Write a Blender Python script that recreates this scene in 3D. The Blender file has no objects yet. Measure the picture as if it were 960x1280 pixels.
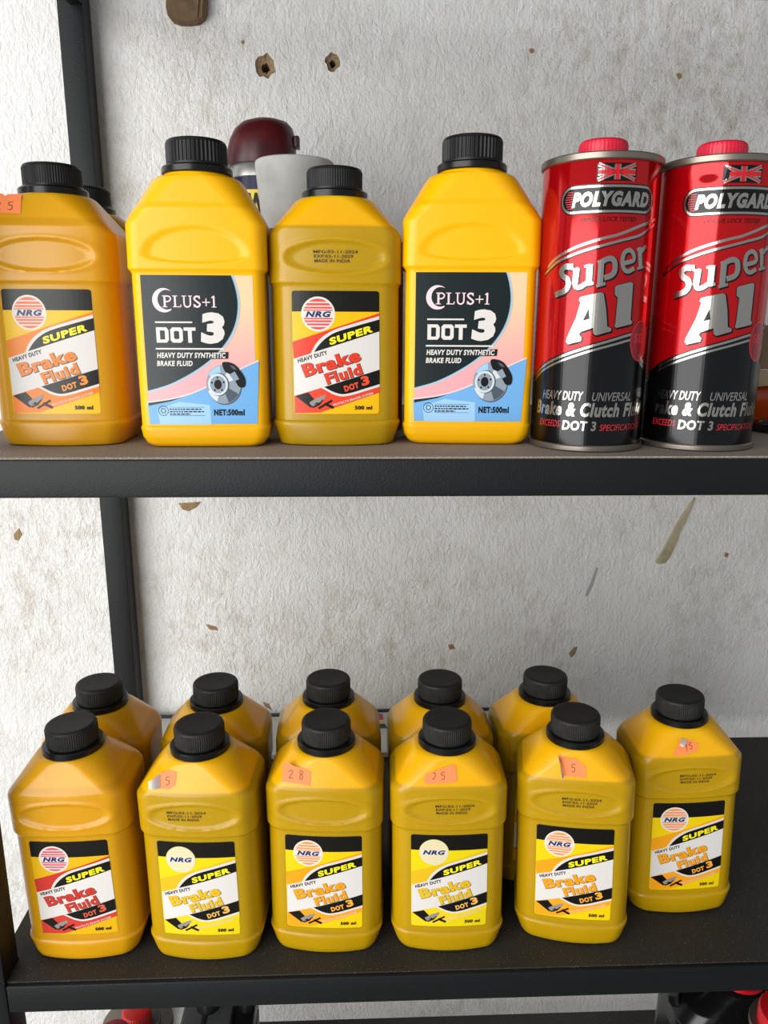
import bpy, bmesh, math, random
from mathutils import Vector, Matrix
from mathutils.geometry import tessellate_polygon
from math import sin, cos, tan, pi, radians, atan2, sqrt

random.seed(7)
S = bpy.context.scene
COL = S.collection

# ------------------------------------------------------------------ camera
ZU = 1.200            # top of the upper shelf
ZL = ZU - .347        # top of the lower shelf
ZB = ZU - .694        # bottom shelf
ZT = ZU + .357        # shelf above the frame
F_PX = 960.0
PITCH, YAW, ROLL = radians(13.8), radians(2.3), radians(.26)
CAM = Vector((0, -.421, ZU + .0724))
FW = Vector((sin(YAW)*cos(PITCH), cos(YAW)*cos(PITCH), -sin(PITCH)))
R0 = Vector((cos(YAW), -sin(YAW), 0)); U0 = R0.cross(FW)
RT = cos(ROLL)*R0 + sin(ROLL)*U0
UP = cos(ROLL)*U0 - sin(ROLL)*R0
cd = bpy.data.cameras.new('camera'); cam = bpy.data.objects.new('camera', cd); COL.objects.link(cam)
cd.sensor_fit = 'HORIZONTAL'; cd.sensor_width = 36.0; cd.lens = 36.0*F_PX/960.0
cd.clip_start = .01; cd.clip_end = 60
M = Matrix((RT, UP, -FW)).transposed().to_4x4(); M.translation = CAM
cam.matrix_world = M
S.camera = cam

# ------------------------------------------------------------------ light
S.view_settings.view_transform = 'Standard'
S.view_settings.look = 'None'
S.view_settings.exposure = 0.0
S.view_settings.gamma = 1.0
S.view_settings.use_curve_mapping = False
W = bpy.data.worlds.new('daylight'); S.world = W; W.use_nodes = True
bg = W.node_tree.nodes['Background']
bg.inputs[0].default_value = (.90, .95, 1.0, 1); bg.inputs[1].default_value = .38
def area(name, loc, target, sx, sy, energy, color):
    l = bpy.data.lights.new(name, 'AREA'); l.shape = 'RECTANGLE'; l.size = sx; l.size_y = sy
    l.energy = energy; l.color = color
    o = bpy.data.objects.new(name, l); COL.objects.link(o); o.location = loc
    o.rotation_euler = (Vector(target) - Vector(loc)).to_track_quat('-Z', 'Y').to_euler()
    return o
# daylight of the wide open shop front, to the left of the rack
area('shop_front_daylight_offscreen', (-1.28, -1.38, 1.32), (.05, .1, 1.08), 2.0, 2.0, 66, (1.0, .995, .985))

# ------------------------------------------------------------------ helpers
def ray(x, y): return FW + (x-480)/F_PX*RT - (y-640)/F_PX*UP
def at_y(x, y, Y):
    d = ray(x, y); return CAM + d*((Y - CAM.y)/d.y)
def at_z(x, y, Z):
    d = ray(x, y); return CAM + d*((Z - CAM.z)/d.z)
def lin(c):
    if isinstance(c, str):
        c = [int(c[i:i+2], 16)/255 for i in (0, 2, 4)]
    return tuple(v/12.92 if v <= .04045 else ((v+.055)/1.055)**2.4 for v in c[:3]) + (1,)
MATS = {}
def mat(name, col='808080', rough=.5, metal=0, spec=.5, coat=0, sss=0, ssr=(1, .5, .2), sscale=.006, noise=None, bump=None, trans=0):
    """noise=(scale, amount, colour2, detail)  bump=(scale, strength, distance)"""
    if name in MATS: return MATS[name]
    m = bpy.data.materials.new(name); m.use_nodes = True
    nt = m.node_tree; p = nt.nodes['Principled BSDF']
    p.inputs['Base Color'].default_value = lin(col)
    p.inputs['Roughness'].default_value = rough; p.inputs['Metallic'].default_value = metal
    p.inputs['Specular IOR Level'].default_value = spec
    p.inputs['Coat Weight'].default_value = coat; p.inputs['Coat Roughness'].default_value = .08
    p.inputs['Transmission Weight'].default_value = trans
    if sss:
        p.inputs['Subsurface Weight'].default_value = sss
        p.inputs['Subsurface Radius'].default_value = ssr
        p.inputs['Subsurface Scale'].default_value = sscale
    tc = nt.nodes.new('ShaderNodeTexCoord')
    if noise:
        n = nt.nodes.new('ShaderNodeTexNoise'); n.inputs['Scale'].default_value = noise[0]
        n.inputs['Detail'].default_value = noise[3] if len(noise) > 3 else 4
        nt.links.new(tc.outputs['Object'], n.inputs['Vector'])
        cr = nt.nodes.new('ShaderNodeValToRGB')
        cr.color_ramp.elements[0].position = .5 - .5*(1-noise[1]); cr.color_ramp.elements[1].position = .5 + .5*(1-noise[1]) + .001
        cr.color_ramp.elements[0].color = lin(col); cr.color_ramp.elements[1].color = lin(noise[2])
        nt.links.new(n.outputs['Fac'], cr.inputs['Fac']); nt.links.new(cr.outputs['Color'], p.inputs['Base Color'])
    if bump:
        n = nt.nodes.new('ShaderNodeTexNoise'); n.inputs['Scale'].default_value = bump[0]; n.inputs['Detail'].default_value = 3
        nt.links.new(tc.outputs['Object'], n.inputs['Vector'])
        b = nt.nodes.new('ShaderNodeBump'); b.inputs['Strength'].default_value = bump[1]; b.inputs['Distance'].default_value = bump[2]
        nt.links.new(n.outputs['Fac'], b.inputs['Height']); nt.links.new(b.outputs['Normal'], p.inputs['Normal'])
    MATS[name] = m
    return m
def link(name, me, mats, parent=None, smooth=None):
    if not isinstance(mats, (list, tuple)): mats = [mats]
    if len(me.materials) == 0:
        for m in mats: me.materials.append(m)
        if smooth is not None:
            me.shade_smooth()
            me.set_sharp_from_angle(angle=radians(smooth))
    o = bpy.data.objects.new(name, me); COL.objects.link(o)
    for i, m in enumerate(mats):
        if o.material_slots[i].material != m:
            o.material_slots[i].link = 'OBJECT'; o.material_slots[i].material = m
    if parent: o.parent = parent
    return o
def mesh(name, v, f):
    me = bpy.data.meshes.new(name); me.from_pydata([tuple(p) for p in v], [], f); me.update(); return me
def tag(o, label=None, cat=None, group=None, kind=None):
    if label: o['label'] = label
    if cat: o['category'] = cat
    if group: o['group'] = group
    if kind: o['kind'] = kind
    return o
def thing(name, label, cat, loc=(0, 0, 0), rz=0, group=None):
    o = bpy.data.objects.new(name, None); COL.objects.link(o); o.empty_display_size = .02
    o.location = (loc[0], loc[1], loc[2] + (.0003 if cat != 'shelf' else 0)); o.rotation_euler = (0, 0, rz)
    return tag(o, label, cat, group)
def box_mesh(name, lo, hi, bev=0, seg=2):
    bm = bmesh.new(); bmesh.ops.create_cube(bm, size=1)
    for v in bm.verts:
        v.co = Vector([lo[i] + (v.co[i]+.5)*(hi[i]-lo[i]) for i in range(3)])
    if bev: bmesh.ops.bevel(bm, geom=bm.edges[:], offset=bev, segments=seg, affect='EDGES', profile=.6)
    me = bpy.data.meshes.new(name); bm.to_mesh(me); bm.free(); return me
def box(name, lo, hi, m, parent=None, bev=0, smooth=40):
    return link(name, box_mesh(name, lo, hi, bev), m, parent, smooth if bev else None)
def lathe_mesh(name, prof, n=48, rib=None, close=True):
    """prof: (radius, z) rows; rib=(count, depth, z0, z1) pushes grooves into the rows between z0 and z1"""
    v, f = [], []
    for (r, z) in prof:
        for k in range(n):
            a = 2*pi*k/n; rr = r
            if rib and rib[2] <= z <= rib[3]:
                ph = (k*rib[0]/n) % 1.0
                rr -= rib[1]*(0 if ph < .5 else 1)
            v.append((rr*cos(a), rr*sin(a), z))
    for i in range(len(prof)-1):
        for k in range(n):
            f.append((i*n+k, i*n+(k+1) % n, (i+1)*n+(k+1) % n, (i+1)*n+k))
    if close:
        f.append(tuple(range(n))[::-1]); f.append(tuple((len(prof)-1)*n+k for k in range(n)))
    return mesh(name, v, f)
def sm(a, b, x):
    t = min(1, max(0, (x-a)/(b-a))); return t*t*(3-2*t)

# ------------------------------------------------------------------ flat print: layered 2D pieces laid on a surface
_tc = {}
def text_geo(s, bold=0, shear=0, sp=None):
    k = (s, bold, shear, sp)
    if k not in _tc:
        c = bpy.data.curves.new('t', 'FONT'); c.body = s; c.size = 1; c.offset = bold; c.shear = shear
        c.space_character = 1 + 2.6*max(0, bold if sp is None else sp); c.resolution_u = 3; c.fill_mode = 'FRONT'
        o = bpy.data.objects.new('t', c); COL.objects.link(o)
        dg = bpy.context.evaluated_depsgraph_get(); dg.update()
        me = bpy.data.meshes.new_from_object(o.evaluated_get(dg))
        _tc[k] = ([(v.co.x, v.co.y) for v in me.vertices], [tuple(p.vertices) for p in me.polygons])
        bpy.data.objects.remove(o); bpy.data.curves.remove(c); bpy.data.meshes.remove(me)
    return _tc[k]
def catmull(pts, n=6, closed=False):
    out = []; N = len(pts)
    rng = range(N if closed else N-1)
    for i in rng:
        if closed: p = [pts[(i+j-1) % N] for j in range(4)]
        else: p = [pts[max(0, min(N-1, i+j-1))] for j in range(4)]
        for k in range(n):
            t = k/n
            out.append(tuple(.5*((2*p[1][d]) + (-p[0][d]+p[2][d])*t + (2*p[0][d]-5*p[1][d]+4*p[2][d]-p[3][d])*t*t
                       + (-p[0][d]+3*p[1][d]-3*p[2][d]+p[3][d])*t**3) for d in (0, 1)))
    if not closed: out.append(tuple(pts[-1]))
    return out
class Art:
    """pieces are (verts2d, faces, slot, layer[, lift])"""
    def __init__(self): self.p = []
    def geo(self, v, f, slot, layer): self.p.append((v, f, slot, layer))
    def poly(self, pts, slot, layer, holes=()):
        loops = [pts] + list(holes)
        tri = tessellate_polygon([[Vector((x, y, 0)) for x, y in L] for L in loops])
        self.geo([tuple(q) for L in loops for q in L], [tuple(t) for t in tri], slot, layer)
    def rect(self, x0, y0, x1, y1, slot, layer): self.poly([(x0, y0), (x1, y0), (x1, y1), (x0, y1)], slot, layer)
    def rrect(self, x0, y0, x1, y1, r, slot, layer, n=6):
        pts = []
        for cx, cy, a in ((x1-r, y0+r, -90), (x1-r, y1-r, 0), (x0+r, y1-r, 90), (x0+r, y0+r, 180)):
            for k in range(n+1):
                t = radians(a + 90*k/n); pts.append((cx + r*cos(t), cy + r*sin(t)))
        self.poly(pts, slot, layer)
    def disc(self, cx, cy, rx, ry, slot, layer, n=40, rot=0):
        c, s = cos(rot), sin(rot)
        self.poly([(cx + rx*cos(2*pi*k/n)*c - ry*sin(2*pi*k/n)*s, cy + rx*cos(2*pi*k/n)*s + ry*sin(2*pi*k/n)*c) for k in range(n)], slot, layer)
    def stroke(self, pts, w, slot, layer, smooth=0, closed=False, taper=None):
        if smooth: pts = catmull(pts, smooth, closed)
        n = len(pts); v, f = [], []
        for i in range(n):
            if closed: a, b = pts[i-1], pts[(i+1) % n]
            else: a, b = pts[max(0, i-1)], pts[min(n-1, i+1)]
            dx, dy = b[0]-a[0], b[1]-a[1]; L = sqrt(dx*dx+dy*dy) or 1
            ww = w/2*(taper(i/(n-1)) if taper else 1)
            v += [(pts[i][0]-dy/L*ww, pts[i][1]+dx/L*ww), (pts[i][0]+dy/L*ww, pts[i][1]-dx/L*ww)]
        for i in range(n if closed else n-1):
            j = (i+1) % n; f.append((2*i, 2*i+1, 2*j+1, 2*j))
        self.geo(v, f, slot, layer)
    def text(self, s, x, y, w, h, slot, layer, tilt=0, bold=.0, shear=0, grow=0):
        """bounding box w x h, lower left corner at (x, y), turned by tilt degrees about that corner"""
        v, f = text_geo(s, bold, shear, bold-grow)
        if not v: return
        b0, _ = text_geo(s, bold-grow, shear, bold-grow) if grow else (v, f)
        x0 = min(p[0] for p in b0); x1 = max(p[0] for p in b0); y0 = min(p[1] for p in b0); y1 = max(p[1] for p in b0)
        c, sn = cos(radians(tilt)), sin(radians(tilt))
        q = []
        for px, py in v:
            a, b = (px-x0)/(x1-x0)*w, (py-y0)/(y1-y0)*h
            q.append((x + a*c - b*sn, y + a*sn + b*c))
        self.geo(q, f, slot, layer)
    def build(self, name, fn, step=None, eps=5e-5, clip=None):
        """fn(x, y, lift) -> 3D point; x and y in mm"""
        bm = bmesh.new(); lay = bm.faces.layers.int.new('l')
        vl = bm.verts.layers.float.new('h')
        for v, f, slot, layer in self.p:
            bv = []
            for q in v:
                w = bm.verts.new((q[0], q[1], 0)); w[vl] = layer; bv.append(w)
            for t in f:
                if len(set(t)) < 3: continue
                try: fc = bm.faces.new([bv[i] for i in t])
                except ValueError: continue
                fc.material_index = slot
        if clip:
            for (co, no) in clip:
                g = bm.verts[:]+bm.edges[:]+bm.faces[:]
                bmesh.ops.bisect_plane(bm, geom=g, plane_co=(co[0], co[1], 0), plane_no=(no[0], no[1], 0), clear_outer=True)
        if step:
            xs = [v.co.x for v in bm.verts]; x = math.ceil(min(xs)/step)*step
            while x < max(xs):
                g = bm.verts[:]+bm.edges[:]+bm.faces[:]
                bmesh.ops.bisect_plane(bm, geom=g, plane_co=(x, 0, 0), plane_no=(1, 0, 0)); x += step
        bm.normal_update()
        fl = [fc for fc in bm.faces if fc.normal.z < 0]
        if fl: bmesh.ops.reverse_faces(bm, faces=fl)
        for v in bm.verts:
            v.co = Vector(fn(v.co.x, v.co.y, .00012 + v[vl]*eps))
        me = bpy.data.meshes.new(name); bm.to_mesh(me); bm.free()
        return me

# ------------------------------------------------------------------ materials of the setting
def wall_material():
    m = bpy.data.materials.new('rough white plaster'); m.use_nodes = True; nt = m.node_tree; N = nt.nodes; L = nt.links
    p = N['Principled BSDF']; p.inputs['Roughness'].default_value = .85; p.inputs['Specular IOR Level'].default_value = .15
    tc = N.new('ShaderNodeTexCoord')
    def mapping(s, r=(0, 0, 0)):
        q = N.new('ShaderNodeMapping'); q.inputs['Scale'].default_value = s; q.inputs['Rotation'].default_value = r
        L.new(tc.outputs['Object'], q.inputs['Vector']); return q
    def noise(mp, scale, detail, rough=.5, dist=0):
        n = N.new('ShaderNodeTexNoise'); n.inputs['Scale'].default_value = scale; n.inputs['Detail'].default_value = detail
        n.inputs['Roughness'].default_value = rough; n.inputs['Distortion'].default_value = dist
        L.new(mp.outputs['Vector'], n.inputs['Vector']); return n
    def ramp(src, a, b, ca, cb):
        r = N.new('ShaderNodeValToRGB'); e = r.color_ramp.elements
        e[0].position = a; e[1].position = b; e[0].color = ca; e[1].color = cb
        L.new(src, r.inputs['Fac']); return r
    def mix(fac, a, b):
        x = N.new('ShaderNodeMix'); x.data_type = 'RGBA'
        L.new(fac, x.inputs['Factor'])
        for s, v in (('A', a), ('B', b)):
            i = [k for k in x.inputs if k.name == s and k.type == 'RGBA'][0]
            if isinstance(v, tuple): i.default_value = v
            else: L.new(v, i)
        return [k for k in x.outputs if k.type == 'RGBA'][0]
    # trowel strokes: short, mostly upright ridges leaning a little, in patches
    a = noise(mapping((1, 1, .5), (0, radians(12), 0)), 300, 5, .6, .8)
    q = noise(mapping((1, 1, .8), (0, radians(25), 0)), 430, 4, .6, 1.5)
    b = noise(mapping((1, 1, .6), (0, radians(-20), 0)), 120, 4, .55, 1.2)
    c = noise(mapping((1, 1, 1)), 14, 3)
    # dirt
    stain = noise(mapping((1, 1, .8)), 5.5, 5, .6)
    fine = noise(mapping((1, 1, .7)), 60, 6, .7)
    s1 = ramp(stain.outputs['Fac'], .42, .66, (0, 0, 0, 1), (1, 1, 1, 1))
    f1 = ramp(fine.outputs['Fac'], .45, .72, (0, 0, 0, 1), (1, 1, 1, 1))
    mul = N.new('ShaderNodeMath'); mul.operation = 'MULTIPLY'; L.new(s1.outputs['Color'], mul.inputs[0]); L.new(f1.outputs['Color'], mul.inputs[1])
    base = ramp(c.outputs['Fac'], .3, .7, lin('e4e2df'), lin('ebeae7'))
    # brown grime in loose patches, pitted where the patches are
    ms = N.new('ShaderNodeMath'); ms.operation = 'MULTIPLY'; L.new(mul.outputs[0], ms.inputs[0]); ms.inputs[1].default_value = .6
    col = mix(ms.outputs[0], base.outputs['Color'], lin('a08b6e'))
    pits = ramp(q.outputs['Fac'], .56, .70, (0, 0, 0, 1), (1, 1, 1, 1))
    pm = N.new('ShaderNodeMath'); pm.operation = 'MULTIPLY'; L.new(pits.outputs['Color'], pm.inputs[0]); L.new(s1.outputs['Color'], pm.inputs[1])
    pw = N.new('ShaderNodeMath'); pw.operation = 'MULTIPLY'; L.new(pm.outputs[0], pw.inputs[0]); pw.inputs[1].default_value = .6
    col = mix(pw.outputs[0], col, lin('7d6b56'))
    L.new(col, p.inputs['Base Color'])
    ad = N.new('ShaderNodeMath'); ad.operation = 'ADD'; L.new(a.outputs['Fac'], ad.inputs[0]); L.new(b.outputs['Fac'], ad.inputs[1])
    bp = N.new('ShaderNodeBump'); bp.inputs['Strength'].default_value = .60; bp.inputs['Distance'].default_value = .0035
    L.new(ad.outputs[0], bp.inputs['Height']); L.new(bp.outputs['Normal'], p.inputs['Normal'])
    return m
def speck_material(name, base, speck, rough, density=.62, scale=900, patch=None):
    m = bpy.data.materials.new(name); m.use_nodes = True; nt = m.node_tree; N = nt.nodes; L = nt.links
    p = N['Principled BSDF']; p.inputs['Roughness'].default_value = rough; p.inputs['Specular IOR Level'].default_value = .25
    tc = N.new('ShaderNodeTexCoord')
    v = N.new('ShaderNodeTexNoise'); v.inputs['Scale'].default_value = scale; v.inputs['Detail'].default_value = 2; L.new(tc.outputs['Object'], v.inputs['Vector'])
    r = N.new('ShaderNodeValToRGB'); e = r.color_ramp.elements
    e[0].position = density; e[1].position = density + .12; e[0].color = (0, 0, 0, 1); e[1].color = (1, 1, 1, 1)
    L.new(v.outputs['Fac'], r.inputs['Fac'])
    g = N.new('ShaderNodeTexNoise'); g.inputs['Scale'].default_value = 9; g.inputs['Detail'].default_value = 5; L.new(tc.outputs['Object'], g.inputs['Vector'])
    cr = N.new('ShaderNodeValToRGB'); ce = cr.color_ramp.elements; ce[0].position = .35; ce[1].position = .68
    ce[0].color = lin(base); ce[1].color = lin(patch or base); L.new(g.outputs['Fac'], cr.inputs['Fac'])
    x = N.new('ShaderNodeMix'); x.data_type = 'RGBA'
    L.new(r.outputs['Color'], x.inputs['Factor'])
    A = [k for k in x.inputs if k.name == 'A' and k.type == 'RGBA'][0]; B = [k for k in x.inputs if k.name == 'B' and k.type == 'RGBA'][0]
    L.new(cr.outputs['Color'], A); B.default_value = lin(speck)
    L.new([k for k in x.outputs if k.type == 'RGBA'][0], p.inputs['Base Color'])
    b = N.new('ShaderNodeBump'); b.inputs['Strength'].default_value = .25; b.inputs['Distance'].default_value = .0006
    L.new(v.outputs['Fac'], b.inputs['Height']); L.new(b.outputs['Normal'], p.inputs['Normal'])
    MATS[name] = m
    return m
PLASTER = wall_material()
STEEL = speck_material('black painted steel', '0e1012', '3c4043', .48, .70, 700, '131517')
DECK_U = speck_material('dusty grey brown shelf sheet', '7d746a', 'a49b90', .75, .52, 1100, '8b8075')
DECK_L = speck_material('black shelf sheet with dust', '2a2826', '989186', .65, .66, 1300, '34312d')
FLOORM = mat('grey concrete', '77736c', .8, noise=(6, .4, '8a867e'))

# ------------------------------------------------------------------ setting
WY = .352
def wall():
    """plaster front with two real drill holes in it, and the solid wall behind"""
    holes = []
    for (px, py, r, seed) in ((332, 83, .0086, 3), (416, 77, .0066, 9)):
        c = at_y(px, py, WY); rnd = random.Random(seed)
        holes.append([(c.x + r*(.8+.45*rnd.random())*cos(2*pi*k/14), c.z + 1.15*r*(.8+.45*rnd.random())*sin(2*pi*k/14)) for k in range(14)])
    outer = [(-1.3, 0), (1.6, 0), (1.6, 2.7), (-1.3, 2.7)]
    loops = [outer] + holes
    tri = tessellate_polygon([[Vector((x, z, 0)) for x, z in Lp] for Lp in loops])
    v = [(x, WY, z) for Lp in loops for x, z in Lp]; f = []
    for t in tri:
        a, b, c = [Vector(v[i]) for i in t]
        f.append(tuple(t) if (b-a).cross(c-a).y < 0 else tuple(t)[::-1])
    n0 = len(v)
    v += [(x, WY+.15, z) for x, z in outer]
    f += [(n0+3, n0+2, n0+1, n0)[::-1]]
    for k in range(4):
        j = (k+1) % 4; f.append((k, n0+k, n0+j, j))
    wall_o = link('wall_back', mesh('wall_back', v, f), PLASTER)
    tag(wall_o, 'rough white plastered wall behind the rack', kind='structure')
    dirt = mat('bare brown mortar', 'a08a6c', .9, noise=(400, .5, '75603f'), bump=(500, .6, .001))
    for h in holes:
        cx = sum(p[0] for p in h)/14; cz = sum(p[1] for p in h)/14
        vv = [(x, WY, z) for x, z in h]; ff = []
        for s, d in ((.80, .0018), (.42, .0032), (.34, .02)):
            vv += [(cx + (x-cx)*s, WY+d, cz - .0008 + (z-cz)*s) for x, z in h]
        for r in range(3):
            for k in range(14):
                j = (k+1) % 14; ff.append((r*14+k, r*14+j, (r+1)*14+j, (r+1)*14+k))
        ff.append(tuple(42+k for k in range(14)))
        me = mesh('drill_hole', vv, ff)
        o = link('drill_hole', me, dirt, wall_o)
    # knocked-off plaster flakes and the dried drip
    def flake(name, pts, m, d=.0006):
        P = [at_y(x, y, WY) for x, y in pts]; n = len(P)
        c = sum(P, Vector())/n
        v = [(p.x, WY-.0002, p.z) for p in P] + [(c.x+(p.x-c.x)*.8, WY-d, c.z+(p.z-c.z)*.8) for p in P]
        f = [(k, (k+1) % n, n+(k+1) % n, n+k) for k in range(n)] + [tuple(range(n, 2*n))]
        me = mesh(name, v, f)
        bm = bmesh.new(); bm.from_mesh(me); bmesh.ops.recalc_face_normals(bm, faces=bm.faces)
        if max(bm.faces, key=lambda q: len(q.verts)).normal.y > 0: bmesh.ops.reverse_faces(bm, faces=bm.faces)
        bm.to_mesh(me); bm.free()
        return link(name, me, m, wall_o)
    tan_ = mat('tan bare plaster', 'a58b66', .9, noise=(500, .5, '7c6647'))
    for pts in ([(223, 629), (252, 627), (246, 634), (236, 639), (228, 637)], [(17, 668), (24, 660), (28, 668), (23, 676), (18, 674)],
                [(257, 780), (270, 783), (273, 788), (262, 787)], [(560, 806), (566, 805), (569, 811), (562, 812)],
                [(711, 817), (717, 809), (722, 808), (719, 817), (714, 822)], [(328, 877), (336, 880), (340, 888), (331, 883)],
                [(661, 62), (664, 60), (668, 62), (667, 66), (663, 67)], [(845, 93), (848, 91), (852, 93), (852, 97), (848, 100)],
                [(301, 52), (303, 50), (306, 52), (305, 55), (302, 55)], [(906, 690), (911, 692), (909, 697), (905, 695)]):
        flake('plaster_flake', pts, tan_)
    flake('glue_drip', [(867, 622), (870, 622), (858, 650), (850, 664), (846, 676), (838, 695), (832, 704), (822, 705), (819, 702), (826, 690), (838, 668), (850, 646)],
          mat('dried olive glue', 'b8ae90', .5, noise=(90, .5, '9a9070')), .0022)
    flake('pencil_smear', [(745, 709), (748, 710), (741, 733), (734, 746), (731, 744), (738, 728)], mat('grey smear', 'a9a7a6', .9), .0003)
    return wall_o
wall()
tag(box('floor', (-1.3, -3.0, -.1), (1.6, WY+.15, 0), FLOORM), 'grey concrete floor of the shop', kind='structure')

# ------------------------------------------------------------------ shelf rack
PX0, PX1 = -.2508, -.2285           # left posts
QX0, QX1 = .66, .685              # right posts
rack = thing('shelf_rack', 'black painted steel shelf rack against the plastered wall', 'shelf', (0, 0, 0))
for x0, x1 in ((PX0, PX1), (QX0, QX1)):
    for y0, y1 in ((0, .0222), (.3255, .348)):
        box('post', (x0, y0, 0), (x1, y1, 1.95), STEEL, rack, .0025)
def deck(z, m):
    x0, x1, y0, y1 = PX0+.0100, QX1-.0100, .0028, .2885          # notched round the front posts
    P = [(PX1, y0), (QX0, y0), (QX0, .0225), (x1, .0225), (x1, y1), (x0, y1), (x0, .0225), (PX1, .0225)]
    n = len(P); v = [(x, y, z-.0012) for x, y in P] + [(x, y, z) for x, y in P]
    f = [tuple(range(n))[::-1], tuple(range(n, 2*n))] + [(k, (k+1) % n, n+(k+1) % n, n+k) for k in range(n)]
    link('shelf_sheet', mesh('shelf_sheet', v, f), m, rack)
for z, dm in ((ZU, DECK_U), (ZL, DECK_L), (ZB, DECK_L), (ZT, DECK_L)):
    box('front_rail', (PX1, 0, z-.0226), (QX0, .0222, z-.0012), STEEL, rack, .002)
    box('back_rail', (PX1, .264, z-.0226), (QX0, .2885, z-.0012), STEEL, rack, .002)
    for a, b in ((PX0+.0104, PX1), (QX0, QX1-.0104)):
        box('side_rail', (a, .0222, z-.0226), (b, .3255, z-.0012), STEEL, rack, .002)
    deck(z, dm)

# ------------------------------------------------------------------ moulded bottles
def rows_of(prof, dz):
    out = []
    for a, b in zip(prof[:-1], prof[1:]):
        n = max(1, int(math.ceil((b[0]-a[0])/dz)))
        for k in range(n): out.append(tuple(a[i] + (b[i]-a[i])*k/n for i in range(5)))
    out.append(prof[-1]); return out
def prof_at(prof, z):
    for a, b in zip(prof[:-1], prof[1:]):
        if a[0] <= z <= b[0]:
            t = (z-a[0])/max(1e-9, b[0]-a[0]); return tuple(a[i] + (b[i]-a[i])*t for i in range(5))
    return prof[-1]
def bow_y(x, y, hw, hdr, bow):
    return y + (bow*max(0, 1-(x/hw)**2)*(y/hdr) if hdr > 0 else 0)
def section(z, hw, hd, r, bow, NF=64, NC=8, NS=8):
    hdr = hd-bow; r = min(r, hw, hdr); P = []
    def seg(a, b, n): return [(a[0]+(b[0]-a[0])*k/n, a[1]+(b[1]-a[1])*k/n) for k in range(n)]
    def arc(cx, cy, a0): return [(cx + r*cos(radians(a0+90*k/NC)), cy + r*sin(radians(a0+90*k/NC))) for k in range(NC)]
    P += seg((-(hw-r), -hdr), (hw-r, -hdr), NF); P += arc(hw-r, -(hdr-r), -90)
    P += seg((hw, -(hdr-r)), (hw, hdr-r), NS); P += arc(hw-r, hdr-r, 0)
    P += seg((hw-r, hdr), (-(hw-r), hdr), NF//2); P += arc(-(hw-r), hdr-r, 90)
    P += seg((-hw, hdr-r), (-hw, -(hdr-r)), NS); P += arc(-(hw-r), -(hdr-r), 180)
    return [(x, bow_y(x, y, hw, hdr, bow)) for x, y in P]
def bottle_mesh(name, prof, emboss):
    R = rows_of(prof, .0009); v, f = [], []; n = None
    for row in R:
        P = section(*row); n = len(P)
        for x, y in P:
            v.append((x, y + (emboss(x, row[0]) if y < 0 else -emboss(x, row[0])), row[0]))
    for i in range(len(R)-1):
        for k in range(n): f.append((i*n+k, i*n+(k+1) % n, (i+1)*n+(k+1) % n, (i+1)*n+k))
    f.append(tuple(range(n))[::-1]); f.append(tuple((len(R)-1)*n+k for k in range(n)))
    return mesh(name, v, f)
def front_y(prof, x, z):
    _, hw, hd, r, bow = prof_at(prof, z)
    return bow_y(x, -(hd-bow), hw, hd-bow, bow)

# squat translucent bottle                 z      hw     hd     r     bow
PROF_A = [(0, .0336, .0288, .0085, .0058), (.0008, .0349, .0299, .0090, .0058), (.0030, .0358, .0303, .0095, .0056), (.0116, .0386, .0303, .0105, .0050),
          (.0130, .0390, .0301, .0108, .0046), (.0140, .0388, .0297, .0110, .0042), (.0152, .0381, .0282, .0110, .0035),
          (.0925, .0378, .0280, .0108, .0035), (.0938, .0382, .0284, .0108, .0035), (.0950, .0390, .0291, .0105, .0035), (.0962, .0391, .0292, .0105, .0035),
          (.1190, .0391, .0292, .0100, .0035), (.1212, .0388, .0292, .0096, .0034), (.1226, .0381, .0291, .0094, .0032), (.1245, .0366, .0289, .0094, .0026),
          (.1258, .0356, .0283, .0096, .0022), (.1275, .0343, .0274, .0102, .0018), (.1400, .0252, .0216, .0180, .0003),
          (.1420, .0236, .0208, .0200, 0), (.1432, .0215, .0200, .0200, 0), (.1434, .0172, .0172, .0172, 0), (.1442, .0140, .0140, .0140, 0), (.1500, .0135, .0135, .0135, 0)]
def emb_a(x, z):
    d = sqrt((x/.0300)**2 + ((z-.1085)/(.0098 if z > .1085 else .0085))**2)
    return .0012*(1-sm(.78, 1.03, d)) - .0005*sm(.9, 1.05, d)*(1-sm(1.05, 1.28, d))
# taller opaque bottle
PROF_B = [(0, .0330, .0190, .0070, .0012), (.0009, .0348, .0208, .0075, .0012), (.0025, .0366, .0218, .0075, .0012), (.0060, .0386, .0224, .0075, .0012),
          (.0112, .0394, .0227, .0070, .0012), (.0122, .0393, .0226, .0068, .0012), (.0132, .0386, .0219, .0060, .0012),
          (.1022, .0386, .0219, .0060, .0012), (.1034, .0392, .0223, .0062, .0012), (.1048, .0404, .0232, .0068, .0012), (.1060, .0406, .0233, .0072, .0012),
          (.1295, .0406, .0233, .0085, .0012), (.1312, .0403, .0233, .0095, .0012), (.1328, .0396, .0233, .0105, .0012), (.1350, .0384, .0232, .0115, .0012),
          (.1383, .0364, .0232, .0130, .0010), (.1395, .0357, .0228, .0140, .0008), (.1410, .0348, .0221, .0150, .0005), (.1535, .0274, .0204, .0195, 0),
          (.1555, .0258, .0200, .0198, 0), (.1566, .0236, .0194, .0193, 0), (.1570, .0205, .0192, .0190, 0), (.1592, .0186, .0186, .0186, 0), (.1600, .0150, .0150, .0150, 0), (.1660, .0145, .0145, .0145, 0)]
def emb_b(x, z):
    d = sqrt((x/.0315)**2 + ((z-.1125)/(.0165 if z > .1125 else .0045))**2)
    return .0012*(1-sm(.80, 1.02, d))
ME_A = bottle_mesh('moulded_bottle', PROF_A, emb_a)
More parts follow.
